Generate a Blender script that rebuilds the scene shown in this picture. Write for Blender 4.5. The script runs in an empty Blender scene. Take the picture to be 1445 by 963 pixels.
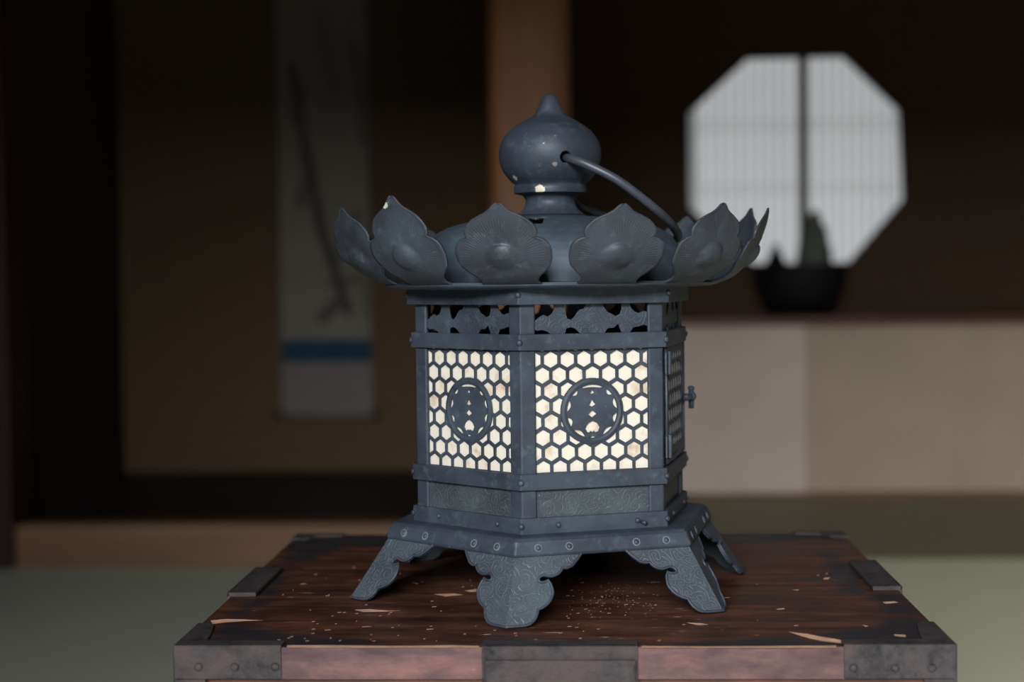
import bpy, bmesh, math, random
from mathutils import Vector, Matrix
from math import sin, cos, pi, sqrt, radians

C = bpy.context.scene.collection
S = bpy.context.scene
random.seed(7)

# ------------------------------------------------------------------ camera, light, exposure
YAW, PITCH, ROLL, FPX, CAMZ = -0.0445406, 0.0413160, -0.0117842, 2273.23, 0.62
fwd = Vector((sin(YAW) * cos(PITCH), cos(YAW) * cos(PITCH), -sin(PITCH)))
_rt = Vector((cos(YAW), -sin(YAW), 0.0)); _up = _rt.cross(fwd)
rt = _rt * cos(ROLL) + _up * sin(ROLL); up = _up * cos(ROLL) - _rt * sin(ROLL)
cd = bpy.data.cameras.new('camera'); cam = bpy.data.objects.new('camera', cd); C.objects.link(cam)
m = Matrix((rt, up, -fwd)).transposed().to_4x4(); m.translation = (0, 0, CAMZ); cam.matrix_world = m
cd.sensor_width = 36.0; cd.lens = FPX * 36.0 / 1445.0; cd.clip_start = 0.02; cd.clip_end = 100
cd.dof.use_dof = True; cd.dof.focus_distance = 0.90; cd.dof.aperture_fstop = 5.6; cd.dof.aperture_blades = 0
S.camera = cam
S.view_settings.view_transform = 'Standard'; S.view_settings.look = 'None'
S.view_settings.exposure = 0.0; S.view_settings.gamma = 1.0; S.view_settings.use_curve_mapping = False
try:
    S.cycles.use_denoising = True; S.cycles.max_bounces = 8; S.cycles.sample_clamp_indirect = 4.0
except Exception:
    pass
w = bpy.data.worlds.new('world'); S.world = w; w.use_nodes = True
w.node_tree.nodes['Background'].inputs[0].default_value = (0.55, 0.70, 0.90, 1)
w.node_tree.nodes['Background'].inputs[1].default_value = 0.08
SKY_W, SKY_H, SKY_Z, SKY_Y, SKY_P = 8.8, 3.0, 4.0, -7.0, 6200.0
ld = bpy.data.lights.new('open_sky', 'AREA'); ld.shape = 'RECTANGLE'; ld.size = SKY_W; ld.size_y = SKY_H
ld.energy = SKY_P; ld.color = (0.90, 0.955, 1.0)
lo = bpy.data.objects.new('open_sky', ld); C.objects.link(lo); lo.location = (0.8 - SKY_W / 2, SKY_Y, SKY_Z); lo.rotation_euler = (radians(90), 0, 0)

def ray(u, v): return fwd + rt * ((u - 722.5) / FPX) - up * ((v - 481.5) / FPX)
def at(u, v, y):                       # where the line of sight through a photo pixel meets the plane at depth y
    d = ray(u, v); return d * (y / d.y) + Vector((0, 0, CAMZ))
def atz(u, v, z):
    d = ray(u, v); return d * ((z - CAMZ) / d.z) + Vector((0, 0, CAMZ))

# ------------------------------------------------------------------ materials
def mat(name):
    m = bpy.data.materials.new(name); m.use_nodes = True
    return m, m.node_tree, m.node_tree.nodes['Principled BSDF']
def N(t, typ, **kw):
    n = t.nodes.new(typ)
    for k, v in kw.items():
        if k in n.inputs.keys(): n.inputs[k].default_value = v
        else: setattr(n, k, v)
    return n
def L(t, a, b): t.links.new(a, b)
def ramp(t, fac, stops):
    r = t.nodes.new('ShaderNodeValToRGB'); e = r.color_ramp.elements
    e[0].position, e[0].color = stops[0][0], (*stops[0][1], 1)
    e[1].position, e[1].color = stops[-1][0], (*stops[-1][1], 1)
    for p, c in stops[1:-1]:
        k = e.new(p); k.color = (*c, 1)
    L(t, fac, r.inputs['Fac']); return r
def coord(t, scale=(1, 1, 1), kind='Object'):
    tc = t.nodes.new('ShaderNodeTexCoord'); mp = t.nodes.new('ShaderNodeMapping'); mp.inputs['Scale'].default_value = scale
    L(t, tc.outputs[kind], mp.inputs['Vector']); return mp.outputs['Vector']
def noise(t, vec, scale, detail=4, rough=0.55, dist=0.0):
    n = N(t, 'ShaderNodeTexNoise', Scale=scale, Detail=detail, Roughness=rough, Distortion=dist); L(t, vec, n.inputs['Vector']); return n.outputs['Fac']
def math_(t, op, a, b=None, c=None):
    n = t.nodes.new('ShaderNodeMath'); n.operation = op
    for i, x in enumerate((a, b, c)):
        if x is None: continue
        if isinstance(x, (int, float)): n.inputs[i].default_value = x
        else: L(t, x, n.inputs[i])
    return n.outputs[0]
def mix(t, fac, a, b):
    n = t.nodes.new('ShaderNodeMix'); n.data_type = 'RGBA'
    for s, x in ((n.inputs['Factor'], fac), (n.inputs['A'], a), (n.inputs['B'], b)):
        if isinstance(x, (int, float)): s.default_value = x
        elif isinstance(x, tuple): s.default_value = (*x, 1)
        else: L(t, x, s)
    return n.outputs['Result']
def bump(t, b, h, strength=0.3, dist=0.001):
    n = N(t, 'ShaderNodeBump', Strength=strength, Distance=dist); L(t, h, n.inputs['Height']); L(t, n.outputs['Normal'], b.inputs['Normal']); return n
def simple(name, col, rough=0.6, var=0.25, scale=(8, 8, 8), metallic=0.0, nscale=1.0, bmp=0.0, spec=0.5):
    m, t, b = mat(name); v = coord(t, scale); f = noise(t, v, nscale, 6)
    r = ramp(t, f, [(0.3, tuple(c * (1 - var) for c in col)), (0.7, tuple(c * (1 + var) for c in col))])
    L(t, r.outputs['Color'], b.inputs['Base Color']); b.inputs['Roughness'].default_value = rough; b.inputs['Metallic'].default_value = metallic
    b.inputs['Specular IOR Level'].default_value = spec
    if bmp: bump(t, b, f, bmp, 0.002)
    return m

BR = (0.032, 0.038, 0.051)             # blue grey patina of the lantern's metal
def bronze(name, engrave=0.0, petal=False, col=BR, spots=()):
    m, t, b = mat(name); v = coord(t)
    n1 = noise(t, v, 35, 6, 0.6); n2 = noise(t, v, 420, 3, 0.6); n3 = noise(t, v, 150, 5, 0.7)
    base = ramp(t, n1, [(0.32, tuple(c * 0.72 for c in col)), (0.5, col), (0.70, (col[0] * 1.25, col[1] * 1.40, col[2] * 1.35))]).outputs['Color']
    spk = ramp(t, n2, [(0.72, (0, 0, 0)), (0.76, (1, 1, 1))]).outputs['Color']
    base = mix(t, math_(t, 'MULTIPLY', spk, 0.6), base, (0.30, 0.31, 0.29))
    pat = ramp(t, n3, [(0.54, (0, 0, 0)), (0.74, (1, 1, 1))]).outputs['Color']
    base = mix(t, math_(t, 'MULTIPLY', pat, 0.50), base, (0.085, 0.108, 0.112))
    h = math_(t, 'MULTIPLY', n3, 0.3)
    for p, rr_, c in spots:                      # chalky paint and lime spots
        vd = N(t, 'ShaderNodeVectorMath', operation='DISTANCE'); L(t, v, vd.inputs[0]); vd.inputs[1].default_value = p
        dd = math_(t, 'ADD', vd.outputs['Value'], math_(t, 'MULTIPLY', math_(t, 'SUBTRACT', n3, 0.5), rr_ * 3.0))
        base = mix(t, math_(t, 'LESS_THAN', dd, rr_), base, c)
    if engrave:                                  # scrolling tendrils: spirals round scattered centres
        uv = t.nodes.new('ShaderNodeUVMap'); uv.uv_map = 'shape'
        w_ = N(t, 'ShaderNodeTexNoise', Scale=70.0, Detail=2.0); L(t, uv.outputs[0], w_.inputs['Vector'])
        va = N(t, 'ShaderNodeVectorMath', operation='SCALE'); L(t, w_.outputs['Color'], va.inputs[0]); va.inputs['Scale'].default_value = 0.010
        vb = N(t, 'ShaderNodeVectorMath', operation='ADD'); L(t, uv.outputs[0], vb.inputs[0]); L(t, va.outputs[0], vb.inputs[1])
        vo = N(t, 'ShaderNodeTexVoronoi', Scale=120.0); vo.voronoi_dimensions = '2D'; L(t, vb.outputs[0], vo.inputs['Vector'])
        df = N(t, 'ShaderNodeVectorMath', operation='SUBTRACT'); L(t, vb.outputs[0], df.inputs[0]); L(t, vo.outputs['Position'], df.inputs[1])
        sp = t.nodes.new('ShaderNodeSeparateXYZ'); L(t, df.outputs[0], sp.inputs[0])
        an = math_(t, 'ARCTAN2', sp.outputs['Y'], sp.outputs['X'])
        s_ = math_(t, 'ABSOLUTE', math_(t, 'SINE', math_(t, 'ADD', math_(t, 'MULTIPLY', vo.outputs['Distance'], 12.0), an)))
        ln = ramp(t, s_, [(0.02, (1, 1, 1)), (0.30, (0, 0, 0))]).outputs['Color']
        base = mix(t, math_(t, 'MULTIPLY', ln, 0.62 * engrave), base, (0.16, 0.18, 0.19))
        h = math_(t, 'SUBTRACT', h, math_(t, 'MULTIPLY', ln, 0.7 * engrave))
    if petal:
        uv = t.nodes.new('ShaderNodeUVMap'); uv.uv_map = 'shape'
        sp = t.nodes.new('ShaderNodeSeparateXYZ'); L(t, uv.outputs[0], sp.inputs[0])
        ang = math_(t, 'ARCTAN2', sp.outputs['Y'], sp.outputs['X'])
        d = math_(t, 'SQRT', math_(t, 'ADD', math_(t, 'POWER', sp.outputs['X'], 2.0), math_(t, 'POWER', sp.outputs['Y'], 2.0)))
        lines = math_(t, 'SINE', math_(t, 'MULTIPLY', ang, 84.0))
        msk = math_(t, 'MULTIPLY', math_(t, 'GREATER_THAN', d, 0.0105), math_(t, 'LESS_THAN', d, 0.0225))
        h = math_(t, 'ADD', h, math_(t, 'MULTIPLY', math_(t, 'MULTIPLY', lines, msk), 0.12))
    L(t, base, b.inputs['Base Color'])
    b.inputs['Metallic'].default_value = 0.15; b.inputs['Specular IOR Level'].default_value = 0.32
    r = ramp(t, n1, [(0.3, (0.46,) * 3), (0.7, (0.62,) * 3)]); L(t, r.outputs['Color'], b.inputs['Roughness'])
    bump(t, b, h, 0.55, 0.0006)
    return m
M_br = bronze('bronze_patina'); M_eng = bronze('engraved_bronze', 1.0, col=(0.044, 0.051, 0.060)); M_panel = bronze('engraved_panel_bronze', 0.6, col=(0.040, 0.045, 0.051))
_Y = 0.9757
def lpt(u, v, y): return tuple(Matrix.Rotation(0.1895244, 4, 'Z') @ (at(u, v, y) - Vector((-0.0192493, 0.9756946, 0.43))))
M_petal = bronze('petal_bronze', petal=True, col=(0.032, 0.0355, 0.045), spots=[(lpt(547, 287, .885), .0030, (.42, .43, .36))])
M_roof = bronze('roof_bronze', col=(0.043, 0.053, 0.068))
M_fin = bronze('finial_bronze', spots=[(lpt(761, 267, .955), .0030, (.50, .43, .33)), (lpt(728, 250, .962), .0022, (.33, .36, .30)), (lpt(783, 233, .945), .0020, (.20, .17, .14)), (lpt(767, 202, .945), .0010, (.28, .30, .30))]); M_fr = bronze('cutwork_bronze', 0.30); M_dark = simple('blackened_rod', (0.036, 0.040, 0.050), 0.45, 0.2, (90, 90, 90))
M_halo = simple('corroded_rivet_ring', (0.085, 0.098, 0.107), 0.7, 0.3, (300, 300, 300))

m, t, b = mat('cream_paper'); M_paper = m
v = coord(t); f = noise(t, v, 75, 6, 0.65)
r = ramp(t, f, [(0.30, (0.80, 0.735, 0.63)), (0.55, (0.79, 0.715, 0.60)), (0.72, (0.58, 0.39, 0.24))])
L(t, r.outputs['Color'], b.inputs['Base Color']); b.inputs['Roughness'].default_value = 0.9; b.inputs['Specular IOR Level'].default_value = 0.1
tl = t.nodes.new('ShaderNodeBsdfTranslucent'); L(t, r.outputs['Color'], tl.inputs['Color']); ms = t.nodes.new('ShaderNodeMixShader'); ms.inputs[0].default_value = 0.38
L(t, b.outputs[0], ms.inputs[1]); L(t, tl.outputs[0], ms.inputs[2]); L(t, ms.outputs[0], t.nodes['Material Output'].inputs['Surface'])

# lacquered chest wood: grain along X, worn, with small pale nicks
def chest_wood(name, dark, midc, light, grain=(3, 60, 60), nick=0.5, rough=0.42, nickcol=(0.42, 0.25, 0.15), lacq=False):
    m, t, b = mat(name); v = coord(t, grain); o = coord(t)
    g = noise(t, v, 2.0, 8, 0.65, 0.3); blot = noise(t, coord(t, (1, 2.2, 2.2)), 22, 8, 0.68)
    s = math_(t, 'ADD', math_(t, 'MULTIPLY', g, 0.38), math_(t, 'MULTIPLY', blot, 0.62))
    base = ramp(t, s, [(0.36, dark), (0.5, midc), (0.66, light)]).outputs['Color']
    sc = noise(t, coord(t, (26, 120, 120)), 2.2, 3, 0.6)
    mask = noise(t, o, 8, 2)
    sm = math_(t, 'MULTIPLY', ramp(t, sc, [(0.69, (0, 0, 0)), (0.73, (1, 1, 1))]).outputs['Color'], ramp(t, mask, [(0.45, (0, 0, 0)), (0.6, (1, 1, 1))]).outputs['Color'])
    base = mix(t, math_(t, 'MULTIPLY', sm, nick), base, nickcol)
    if lacq:
        at_n = t.nodes.new('ShaderNodeAttribute'); at_n.attribute_name = 'lacquer'; base = mix(t, math_(t, 'MULTIPLY', at_n.outputs['Fac'], 0.88), base, (0.014, 0.014, 0.018))
    L(t, base, b.inputs['Base Color'])
    rr = ramp(t, blot, [(0.3, (rough - 0.08,) * 3), (0.7, (rough + 0.15,) * 3)]); L(t, rr.outputs['Color'], b.inputs['Roughness'])
    b.inputs['Specular IOR Level'].default_value = 0.25
    bump(t, b, s, 0.35, 0.0015)
    return m
M_top = chest_wood('lacquered_wood', (0.014, 0.006, 0.005), (0.050, 0.018, 0.011), (0.115, 0.042, 0.024), nick=0.85, lacq=True)
M_front = chest_wood('worn_reddish_wood', (0.026, 0.012, 0.012), (0.074, 0.037, 0.037), (0.165, 0.072, 0.057), grain=(10, 40, 45), nick=0.5, nickcol=(0.5, 0.27, 0.17))
M_raw = simple('bare_splintered_wood', (0.48, 0.26, 0.165), 0.8, 0.4, (90, 300, 300))
def iron(name, a, c, rough=0.5):
    m, t, b = mat(name); v = coord(t); f = noise(t, v, 170, 8, 0.75); g = noise(t, v, 40, 5)
    base = ramp(t, f, [(0.36, a), (0.52, c), (0.68, tuple(x * 1.5 for x in c))]).outputs['Color']
    base = mix(t, ramp(t, g, [(0.46, (0, 0, 0)), (0.62, (1, 1, 1))]).outputs['Color'], base, (0.060, 0.041, 0.038))
    L(t, base, b.inputs['Base Color']); b.inputs['Roughness'].default_value = rough; b.inputs['Metallic'].default_value = 0.25
    bump(t, b, f, 1.0, 0.0016); return m
M_iron = iron('rusted_iron', (0.010, 0.008, 0.008), (0.036, 0.029, 0.030), 0.55)

# room
def tatami(name, col):
    m, t, b = mat(name); v = coord(t)
    wv = N(t, 'ShaderNodeTexWave', Scale=60.0, Distortion=0.4, Detail=2.0); wv.bands_direction = 'X'; L(t, v, wv.inputs['Vector'])
    f = noise(t, coord(t, (3, 40, 1)), 2.0, 4)
    r = ramp(t, f, [(0.3, tuple(c * 0.9 for c in col)), (0.7, tuple(c * 1.08 for c in col))])
    L(t, r.outputs['Color'], b.inputs['Base Color']); b.inputs['Roughness'].default_value = 0.55
    bump(t, b, wv.outputs['Fac'], 0.25, 0.002); return m
M_tat = tatami('pale_green_tatami', (0.46, 0.47, 0.38)); M_tatr = tatami('bright_lit_tatami', (0.74, 0.70, 0.47)); M_tat2 = tatami('olive_sheen_tatami', (0.18, 0.155, 0.085))  # right mat's stronger light and back mat's duller weave sheen put into the colours
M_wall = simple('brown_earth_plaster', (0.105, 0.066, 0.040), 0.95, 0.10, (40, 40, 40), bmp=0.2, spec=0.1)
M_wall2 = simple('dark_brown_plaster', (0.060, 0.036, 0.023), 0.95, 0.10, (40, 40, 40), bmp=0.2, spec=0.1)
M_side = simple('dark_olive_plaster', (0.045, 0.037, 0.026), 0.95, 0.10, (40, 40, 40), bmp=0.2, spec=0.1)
M_ceil = simple('dark_ceiling_boards', (0.05, 0.035, 0.025), 0.7, 0.2, (2, 20, 2))
def wood(name, col, scale, rough=0.5, var=0.3):
    return simple(name, col, rough, var, scale, bmp=0.1, spec=0.25)
M_pillar = wood('polished_pillar_wood', (0.225, 0.100, 0.045), (14, 14, 1.2), 0.55, 0.22)
M_post = wood('red_brown_post_wood', (0.030, 0.010, 0.008), (20, 20, 1.5), 0.45)
M_kam = wood('sill_wood', (0.150, 0.080, 0.043), (2, 20, 14), 0.55, 0.3)
M_board = wood('dark_alcove_boards', (0.016, 0.009, 0.007), (2, 25, 10), 0.5, 0.3)
M_shelf = wood('red_lacquered_shelf', (0.085, 0.026, 0.018), (2, 25, 10), 0.4, 0.25)
M_fus1 = simple('pale_mauve_paper', (0.47, 0.375, 0.32), 0.9, 0.06, (6, 6, 6), spec=0.15)
M_fus2 = simple('pale_tan_paper', (0.36, 0.277, 0.205), 0.9, 0.07, (5, 5, 5), spec=0.15)
M_frame = wood('shoji_wood', (0.10, 0.085, 0.07), (20, 20, 2), 0.6)
M_bar = wood('thin_shoji_bars', (0.42, 0.40, 0.36), (20, 20, 2), 0.7)
def glow(name, col, s):
    m, t, b = mat(name); v = coord(t); f = noise(t, v, 5, 3)
    r = ramp(t, f, [(0.3, tuple(c * 0.95 for c in col)), (0.7, col)])
    b.inputs['Base Color'].default_value = (0.6, 0.6, 0.58, 1); b.inputs['Roughness'].default_value = 0.9
    L(t, r.outputs['Color'], b.inputs['Emission Color']); b.inputs['Emission Strength'].default_value = s; return m
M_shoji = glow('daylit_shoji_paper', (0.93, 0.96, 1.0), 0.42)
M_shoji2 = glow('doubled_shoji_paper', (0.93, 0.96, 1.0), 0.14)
M_bowl = simple('black_bronze_bowl', (0.006, 0.006, 0.006), 0.7, 0.3, (20, 20, 20), spec=0.2)
M_stone = simple('grey_green_stone', (0.085, 0.092, 0.074), 0.9, 0.4, (30, 30, 30), bmp=0.6)
M_stone2 = simple('black_stone', (0.008, 0.008, 0.009), 0.9, 0.4, (30, 30, 30), bmp=0.5, spec=0.2)
M_cloth = simple('grey_scroll_mounting', (0.18, 0.152, 0.14), 0.9, 0.08, (30, 30, 30), spec=0.1)
M_blue = simple('teal_blue_brocade', (0.022, 0.055, 0.085), 0.85, 0.3, (40, 40, 40), spec=0.1)
M_roller = wood('dark_roller_wood', (0.03, 0.022, 0.02), (5, 30, 30), 0.5)

# ------------------------------------------------------------------ builders
def obj(name, verts, faces, material, parent=None, smooth=False, bev=0.0, seg=2, solid=0.0, offs=0.0):
    me = bpy.data.meshes.new(name); me.from_pydata([tuple(v) for v in verts], [], faces); me.update()
    return fin(name, me, material, parent, smooth, bev, seg, solid, offs)
def fin(name, me, material, parent=None, smooth=False, bev=0.0, seg=2, solid=0.0, offs=0.0):
    bm = bmesh.new(); bm.from_mesh(me)
    bmesh.ops.recalc_face_normals(bm, faces=bm.faces)
    if smooth:
        for f in bm.faces: f.smooth = True
    bm.to_mesh(me); bm.free()
    o = bpy.data.objects.new(name, me); C.objects.link(o)
    for mm in (material if isinstance(material, (list, tuple)) else [material]): me.materials.append(mm)
    if parent: o.parent = parent
    if solid:
        s = o.modifiers.new('thick', 'SOLIDIFY'); s.thickness = solid; s.offset = offs
    if bev:
        s = o.modifiers.new('bevel', 'BEVEL'); s.width = bev; s.segments = seg; s.limit_method = 'ANGLE'; s.angle_limit = radians(35)
    return o
def tag(o, label, cat, group=None):
    o['label'] = label; o['category'] = cat
    if group: o['group'] = group
    return o
def struct(o, label=None):
    o['kind'] = 'structure'
    if label: o['label'] = label
    return o
def thing(name, label, cat, loc=(0, 0, 0), rz=0.0, group=None):
    o = bpy.data.objects.new(name, None); C.objects.link(o); o.location = loc; o.rotation_euler = (0, 0, rz)
    o.empty_display_size = 0.05
    return tag(o, label, cat, group)
class G:                               # collects vertices and faces of one mesh
    def __init__(s): s.v = []; s.f = []
    def box(s, a, b):
        n = len(s.v); x0, y0, z0 = a; x1, y1, z1 = b
        s.v += [Vector(p) for p in ((x0, y0, z0), (x1, y0, z0), (x1, y1, z0), (x0, y1, z0), (x0, y0, z1), (x1, y0, z1), (x1, y1, z1), (x0, y1, z1))]
        s.f += [tuple(n + i for i in q) for q in ((3, 2, 1, 0), (4, 5, 6, 7), (0, 1, 5, 4), (1, 2, 6, 5), (2, 3, 7, 6), (3, 0, 4, 7))]
        return s
    def prism(s, poly, z0, z1):        # polygon in XY, extruded in Z
        n = len(s.v); k = len(poly)
        s.v += [Vector((p[0], p[1], z0)) for p in poly] + [Vector((p[0], p[1], z1)) for p in poly]
        s.f += [tuple(range(n + k - 1, n - 1, -1)), tuple(range(n + k, n + 2 * k))]
        s.f += [(n + i, n + (i + 1) % k, n + k + (i + 1) % k, n + k + i) for i in range(k)]
        return s
    def dome(s, c, nrm, r, h, seg=14, rings=4, base=0.0):
        nrm = Vector(nrm).normalized(); a = nrm.orthogonal().normalized(); b_ = nrm.cross(a); n = len(s.v); c = Vector(c)
        for i in range(rings):
            th = (pi / 2) * i / rings
            for j in range(seg):
                p = 2 * pi * j / seg
                s.v.append(c + (a * cos(p) + b_ * sin(p)) * (r * cos(th)) + nrm * (h * sin(th) + base))
        s.v.append(c + nrm * (h + base))
        for i in range(rings - 1):
            for j in range(seg):
                s.f.append((n + i * seg + j, n + i * seg + (j + 1) % seg, n + (i + 1) * seg + (j + 1) % seg, n + (i + 1) * seg + j))
        for j in range(seg): s.f.append((n + (rings - 1) * seg + j, n + (rings - 1) * seg + (j + 1) % seg, n + rings * seg))
        s.f.append(tuple(n + j for j in range(seg - 1, -1, -1)))
        return s
    def ring(s, c, nrm, r0, r1, h, seg=18):
        nrm = Vector(nrm).normalized(); a = nrm.orthogonal().normalized(); b_ = nrm.cross(a); n = len(s.v); c = Vector(c)
        for rr, hh in ((r0, -0.0004), (r0, h), (r1, h), (r1, -0.0004)):
            for j in range(seg):
                p = 2 * pi * j / seg; s.v.append(c + (a * cos(p) + b_ * sin(p)) * rr + nrm * hh)
        for i in range(4):
            for j in range(seg):
                s.f.append((n + i * seg + j, n + i * seg + (j + 1) % seg, n + ((i + 1) % 4) * seg + (j + 1) % seg, n + ((i + 1) % 4) * seg + j))
        return s
    def tube(s, pts, r, seg=12):
        pts = [Vector(p) for p in pts]; n = len(s.v); prev = None
        for i, p in enumerate(pts):
            d = (pts[min(i + 1, len(pts) - 1)] - pts[max(i - 1, 0)]).normalized()
            a = d.orthogonal().normalized() if prev is None else (prev - d * prev.dot(d)).normalized()
            prev = a; b_ = d.cross(a); rr = r[i] if isinstance(r, (list, tuple)) else r
            for j in range(seg):
                q = 2 * pi * j / seg; s.v.append(p + (a * cos(q) + b_ * sin(q)) * rr)
        for i in range(len(pts) - 1):
            for j in range(seg):
                s.f.append((n + i * seg + j, n + i * seg + (j + 1) % seg, n + (i + 1) * seg + (j + 1) % seg, n + (i + 1) * seg + j))
        k = (len(pts) - 1) * seg
        s.f += [tuple(n + j for j in range(seg - 1, -1, -1)), tuple(n + k + j for j in range(seg))]
        return s
    def lathe(s, prof, seg=96, close=True):
        n = len(s.v); k = len(prof)
        for r, z in prof:
            for j in range(seg):
                a = 2 * pi * j / seg; s.v.append(Vector((r * cos(a), r * sin(a), z)))
        for i in range(k - 1):
            for j in range(seg):
                s.f.append((n + i * seg + j, n + i * seg + (j + 1) % seg, n + (i + 1) * seg + (j + 1) % seg, n + (i + 1) * seg + j))
        if close:
            s.f += [tuple(n + j for j in range(seg - 1, -1, -1)), tuple(n + (k - 1) * seg + j for j in range(seg))]
        return s
    def build(s, name, material, parent=None, **kw): return obj(name, s.v, s.f, material, parent, **kw)
def spline(pts, sub=6):                # Catmull-Rom through the points
    P = [Vector(p) for p in pts]; out = []
    for i in range(len(P) - 1):
        a, b_, c, d = P[max(i - 1, 0)], P[i], P[i + 1], P[min(i + 2, len(P) - 1)]
        for k in range(sub):
            u = k / sub
            out.append(0.5 * ((2 * b_) + (c - a) * u + (2 * a - 5 * b_ + 4 * c - d) * u * u + (3 * b_ - a - 3 * c + d) * u ** 3))
    out.append(P[-1]); return out
def plate(contours, th, mtx, bevel=0.0):   # flat plate with holes, from 2D contours (the first is the outline)
    cu = bpy.data.curves.new('tmp', 'CURVE'); cu.dimensions = '2D'; cu.fill_mode = 'BOTH'; cu.extrude = th / 2 - bevel; cu.bevel_depth = bevel; cu.bevel_resolution = 1; cu.offset = -bevel
    for c in contours:
        sp = cu.splines.new('POLY'); sp.points.add(len(c) - 1)
        for p, q in zip(sp.points, c): p.co = (q[0], q[1], 0, 1)
        sp.use_cyclic_u = True
    o = bpy.data.objects.new('tmp', cu); C.objects.link(o)
    dg = bpy.context.evaluated_depsgraph_get(); me = bpy.data.meshes.new_from_object(o.evaluated_get(dg))
    bpy.data.objects.remove(o); bpy.data.curves.remove(cu)
    me.transform(mtx); me.materials.clear()
    bm = bmesh.new(); bm.from_mesh(me); bmesh.ops.remove_doubles(bm, verts=bm.verts, dist=1e-6); bm.to_mesh(me); bm.free()
    return me
def planar_uv(o, M_):
    ul = o.data.uv_layers.new(name='shape'); mi = M_.inverted()
    for lp in o.data.loops:
        p = mi @ o.data.vertices[lp.vertex_index].co; ul.data[lp.index].uv = (p.x, p.y)
def inst(o, parent=None, mtx=None):
    c = o.copy(); C.objects.link(c)
    if parent: c.parent = parent
    if mtx is not None: c.matrix_local = mtx
    return c
def area(c): return 0.5 * sum(c[i][0] * c[(i + 1) % len(c)][1] - c[(i + 1) % len(c)][0] * c[i][1] for i in range(len(c)))
def clip(poly, nx, ny, d):             # keep the part where n.p <= d
    out = []
    for i in range(len(poly)):
        p, q = poly[i], poly[(i + 1) % len(poly)]; a = nx * p[0] + ny * p[1] - d; b_ = nx * q[0] + ny * q[1] - d
        if a <= 0: out.append(p)
        if (a < 0) != (b_ < 0) and abs(a - b_) > 1e-12:
            u = a / (a - b_); out.append((p[0] + (q[0] - p[0]) * u, p[1] + (q[1] - p[1]) * u))
    return out

# ------------------------------------------------------------------ the room
FY, BY, CY, WY = 3.44, 4.40, 4.42, 4.76          # alcove sill, alcove back wall, cabinet front, window wall
RX0, RX1, RZ, OY = -2.3, 2.7, 2.45, -1.15
struct(G().box((RX0 - .1, -3.2, -0.16), (RX1 + .1, 5.0, -0.06)).build('floor', M_board))
struct(G().box((RX0 - .1, OY - .1, RZ), (RX1 + .1, 5.0, RZ + .1)).build('ceiling', M_ceil))
struct(G().box((RX0 - .1, OY, -0.06), (RX0, 5.0, RZ)).build('wall_left', M_wall))
struct(G().box((RX1, OY, -0.06), (RX1 + .1, 5.0, RZ)).build('wall_right', M_wall))
g = G(); LZ = 1.80                               # the open side of the room behind the camera, under a lintel and eaves
g.box((RX0, OY - .1, LZ), (RX1, OY, RZ)); g.box((RX0, OY - .1, -0.06), (-0.82, OY, LZ)); g.box((RX1 - .5, OY - .1, -0.06), (RX1, OY, LZ))
struct(g.build('wall_front', M_wall))
struct(G().box((RX0 - .6, OY - 1.3, 2.12), (RX1 + .6, OY - .05, 2.2)).build('trim_1', M_ceil), 'eaves over the open side of the room')
pl = at(690, 200, FY + .06); pr = at(805, 200, FY + .06); PX0, PX1 = pl.x, pr.x; PC = (PX0 + PX1) / 2
# alcove (left) walls
cl = atz(178, 663, 0.09); fl = atz(24, 738, 0.09)
struct(G().box((cl.x - .05, BY, -0.06), (PC, BY + .1, RZ)).build('wall_back', M_wall))
q0, q1 = Vector((cl.x, BY, 0)), Vector((fl.x, FY + .03, 0))
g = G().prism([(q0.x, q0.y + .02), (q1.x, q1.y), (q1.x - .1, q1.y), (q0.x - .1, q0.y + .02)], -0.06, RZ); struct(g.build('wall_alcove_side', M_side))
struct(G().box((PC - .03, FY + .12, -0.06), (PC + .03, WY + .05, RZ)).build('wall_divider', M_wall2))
struct(G().box((RX0, FY + .02, -0.06), (fl.x - .1, FY + .12, RZ)).build('wall_alcove_front', M_wall))
struct(G().box((q1.x - .06, FY, -0.06), (PC, BY, 0.084)).build('floor_alcove', M_board))
struct(G().box((q1.x - .02, FY - .03, -0.005), (PX0 + .02, FY + .05, 0.09)).build('trim_2', M_kam, bev=.004), 'pale brown wooden sill along the front of the alcove')
pp = at(21, 400, FY)
struct(G().box((pp.x - .12, FY - .06, -0.005), (pp.x, FY + .08, RZ)).build('trim_3', M_post, bev=.006), 'dark red brown post at the left end of the alcove')
g = G(); n = 40; prof = []
w2 = (PX1 - PX0) / 2
for i in range(n):                               # softly squared pillar
    a = 2 * pi * i / n; k = (abs(cos(a)) ** 5 + abs(sin(a)) ** 5) ** (-1 / 5); prof.append((PC + w2 * .985 * k * cos(a), FY + .05 + w2 * .95 * k * sin(a)))
g.prism(prof, -0.005, RZ); struct(g.build('trim_4', M_pillar, smooth=False), 'polished brown wooden pillar between the two alcoves')
# tatami
def mat_thing(x0, y0, x1, y1, material, label):
    tag(G().box((x0 + .002, y0 + .002, -0.06), (x1 - .002, y1 - .002, 0.0)).build('tatami_mat', material, bev=.006), label, 'tatami mat')
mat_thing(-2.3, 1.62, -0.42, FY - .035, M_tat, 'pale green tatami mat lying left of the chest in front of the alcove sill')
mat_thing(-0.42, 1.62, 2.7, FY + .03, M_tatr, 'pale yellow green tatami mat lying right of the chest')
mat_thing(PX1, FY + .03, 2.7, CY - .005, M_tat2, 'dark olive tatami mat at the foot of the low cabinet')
mat_thing(-2.3, -1.1, 2.7, 1.62, M_tat, 'pale green tatami mat under the chest')
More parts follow.
